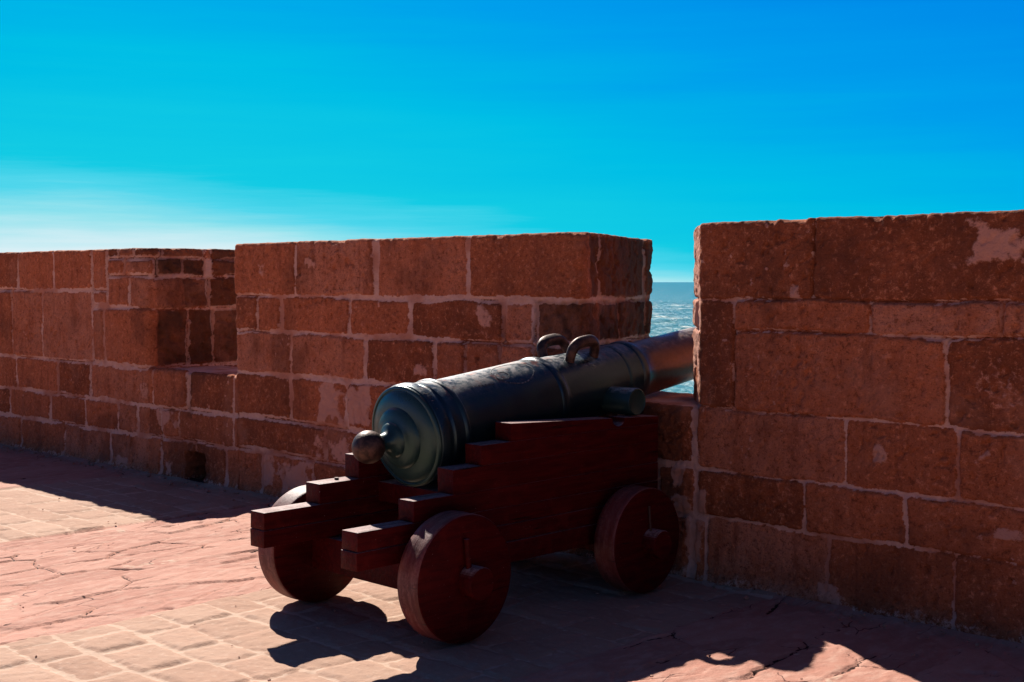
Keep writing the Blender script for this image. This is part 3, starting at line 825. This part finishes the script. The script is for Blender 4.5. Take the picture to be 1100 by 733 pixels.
# ------------------------------------------------------------------ camera
f_px, hz, h_eye = 1375., 303., 1.6
yaw = math.atan2(1443., f_px); pitch = math.atan((366.5-hz)/f_px)
cam = bpy.data.cameras.new('camera'); cam.sensor_width = 36; cam.lens = 36*f_px/1100
cam.clip_start = .05; cam.clip_end = 80000
co = bpy.data.objects.new('camera', cam); COL.objects.link(co)
co.location = (3.982, -5.650, h_eye)
d = Vector((-math.cos(yaw)*math.cos(pitch), math.sin(yaw)*math.cos(pitch), -math.sin(pitch)))
co.rotation_euler = d.to_track_quat('-Z', 'Y').to_euler()
scene.camera = co

# ------------------------------------------------------------------ light
az = math.atan2(.434, -.9)-GR                         # direction of the sun in the ground plane
el = R(38.5)
sd = Vector((math.cos(az)*math.cos(el), math.sin(az)*math.cos(el), math.sin(el)))
sun = bpy.data.lights.new('sun', 'SUN'); sun.energy = 5.0; sun.angle = R(.5); sun.color = (1, .93, .84)
so = bpy.data.objects.new('sun', sun); COL.objects.link(so)
so.rotation_euler = (-sd).to_track_quat('-Z', 'Y').to_euler(); so.location = sd*40

w = bpy.data.worlds.new('World'); scene.world = w; w.use_nodes = True
nt = w.node_tree; bg = nt.nodes['Background']
sky = nt.nodes.new('ShaderNodeTexSky'); sky.sky_type = 'NISHITA'; sky.sun_disc = False
sky.sun_elevation = el; sky.sun_rotation = math.atan2(sd.x, sd.y)
sky.altitude = 0; sky.air_density = 1.0; sky.dust_density = .6; sky.ozone_density = 2.5
EXPO = .85
N = nt.nodes.new; LK = nt.links.new
def wm(op, a, b=None):
    n = N('ShaderNodeMath'); n.operation = op
    for i, v in enumerate((a, b)):
        if v is None: continue
        if isinstance(v, bpy.types.NodeSocket): LK(v, n.inputs[i])
        else: n.inputs[i].default_value = v
    return n.outputs[0]
hs = N('ShaderNodeHueSaturation'); hs.inputs['Saturation'].default_value = 1.25; hs.inputs['Value'].default_value = .34
LK(sky.outputs[0], hs.inputs['Color'])
tc = N('ShaderNodeTexCoord'); sx = N('ShaderNodeSeparateXYZ'); LK(tc.outputs['Generated'], sx.inputs[0])
elev = wm('MULTIPLY', wm('ARCSINE', sx.outputs[2]), 180/math.pi)
dirn = wm('ARCTAN2', sx.outputs[1], sx.outputs[0])
away = wm('MULTIPLY', wm('ARCCOSINE', wm('COSINE', wm('SUBTRACT', dirn, az))), 180/math.pi)
q = wm('ADD', wm('MULTIPLY', wm('MAXIMUM', elev, 0), 1.12), wm('MULTIPLY', wm('SUBTRACT', wm('SQRT', wm('ADD', wm('MULTIPLY', away, away), 144)), 12), .30))
# thin veil of high cloud over the horizon under the sun
q = wm('ADD', wm('ADD', q, 1.3), wm('MULTIPLY', wm('EXPONENT', wm('MULTIPLY', wm('MAXIMUM', elev, 0), -.9)), -2.6))
nz = N('ShaderNodeTexNoise'); mp = N('ShaderNodeMapping'); mp.inputs['Scale'].default_value = (2, 2, 34); mp.inputs['Rotation'].default_value = (R(3), R(5), 0)
LK(tc.outputs['Generated'], mp.inputs[0]); LK(mp.outputs[0], nz.inputs['Vector']); nz.inputs['Scale'].default_value = 1.6; nz.inputs['Detail'].default_value = 6; nz.inputs['Roughness'].default_value = .6
q = wm('ADD', q, wm('MULTIPLY', wm('SUBTRACT', nz.outputs['Fac'], .5), 4.2))
rp = N('ShaderNodeValToRGB'); LK(wm('DIVIDE', q, 45), rp.inputs[0])
lin = lambda c: tuple(((v/255+.055)/1.055)**2.4 if v > 10 else v/255/12.92 for v in c)
stops = [(0, (236, 246, 249)), (2.2, (220, 240, 246)), (4.4, (150, 227, 238)), (6, (80, 214, 236)), (7.6, (18, 203, 228)), (12, (0, 190, 230)), (18, (0, 158, 236)), (27, (0, 122, 231)), (34, (4, 80, 188)), (45, (12, 58, 150))]
el_ = rp.color_ramp.elements
for k, (p, c) in enumerate(stops):
    e = el_[k] if k < 2 else el_.new(p/45)
    e.position = p/45; e.color = lin(c)+(1,)
gain = N('ShaderNodeMix'); gain.data_type = 'RGBA'; gain.blend_type = 'MULTIPLY'; gain.inputs[0].default_value = 1
STR = .07
g_ = 1/(STR*2**EXPO); LK(rp.outputs[0], gain.inputs[6]); gain.inputs[7].default_value = (g_, g_, g_, 1)
fm = N('ShaderNodeMapRange'); fm.interpolation_type = 'SMOOTHSTEP'; LK(q, fm.inputs[0]); fm.inputs[1].default_value = 24; fm.inputs[2].default_value = 45
mx = N('ShaderNodeMix'); mx.data_type = 'RGBA'; LK(fm.outputs[0], mx.inputs[0]); LK(gain.outputs[2], mx.inputs[6]); vt = N('ShaderNodeMix'); vt.data_type = 'RGBA'; vt.blend_type = 'MULTIPLY'; vt.inputs[0].default_value = 1; LK(hs.outputs[0], vt.inputs[6]); vt.inputs[7].default_value = (.95, .85, 1.15, 1); LK(vt.outputs[2], mx.inputs[7])
LK(mx.outputs[2], bg.inputs['Color'])
bg.inputs['Strength'].default_value = STR

scene.view_settings.view_transform = 'Standard'; scene.view_settings.look = 'None'
scene.view_settings.exposure = EXPO; scene.view_settings.gamma = 1
scene.cycles.use_denoising = True
scene.cycles.max_bounces = 8; scene.cycles.diffuse_bounces = 5
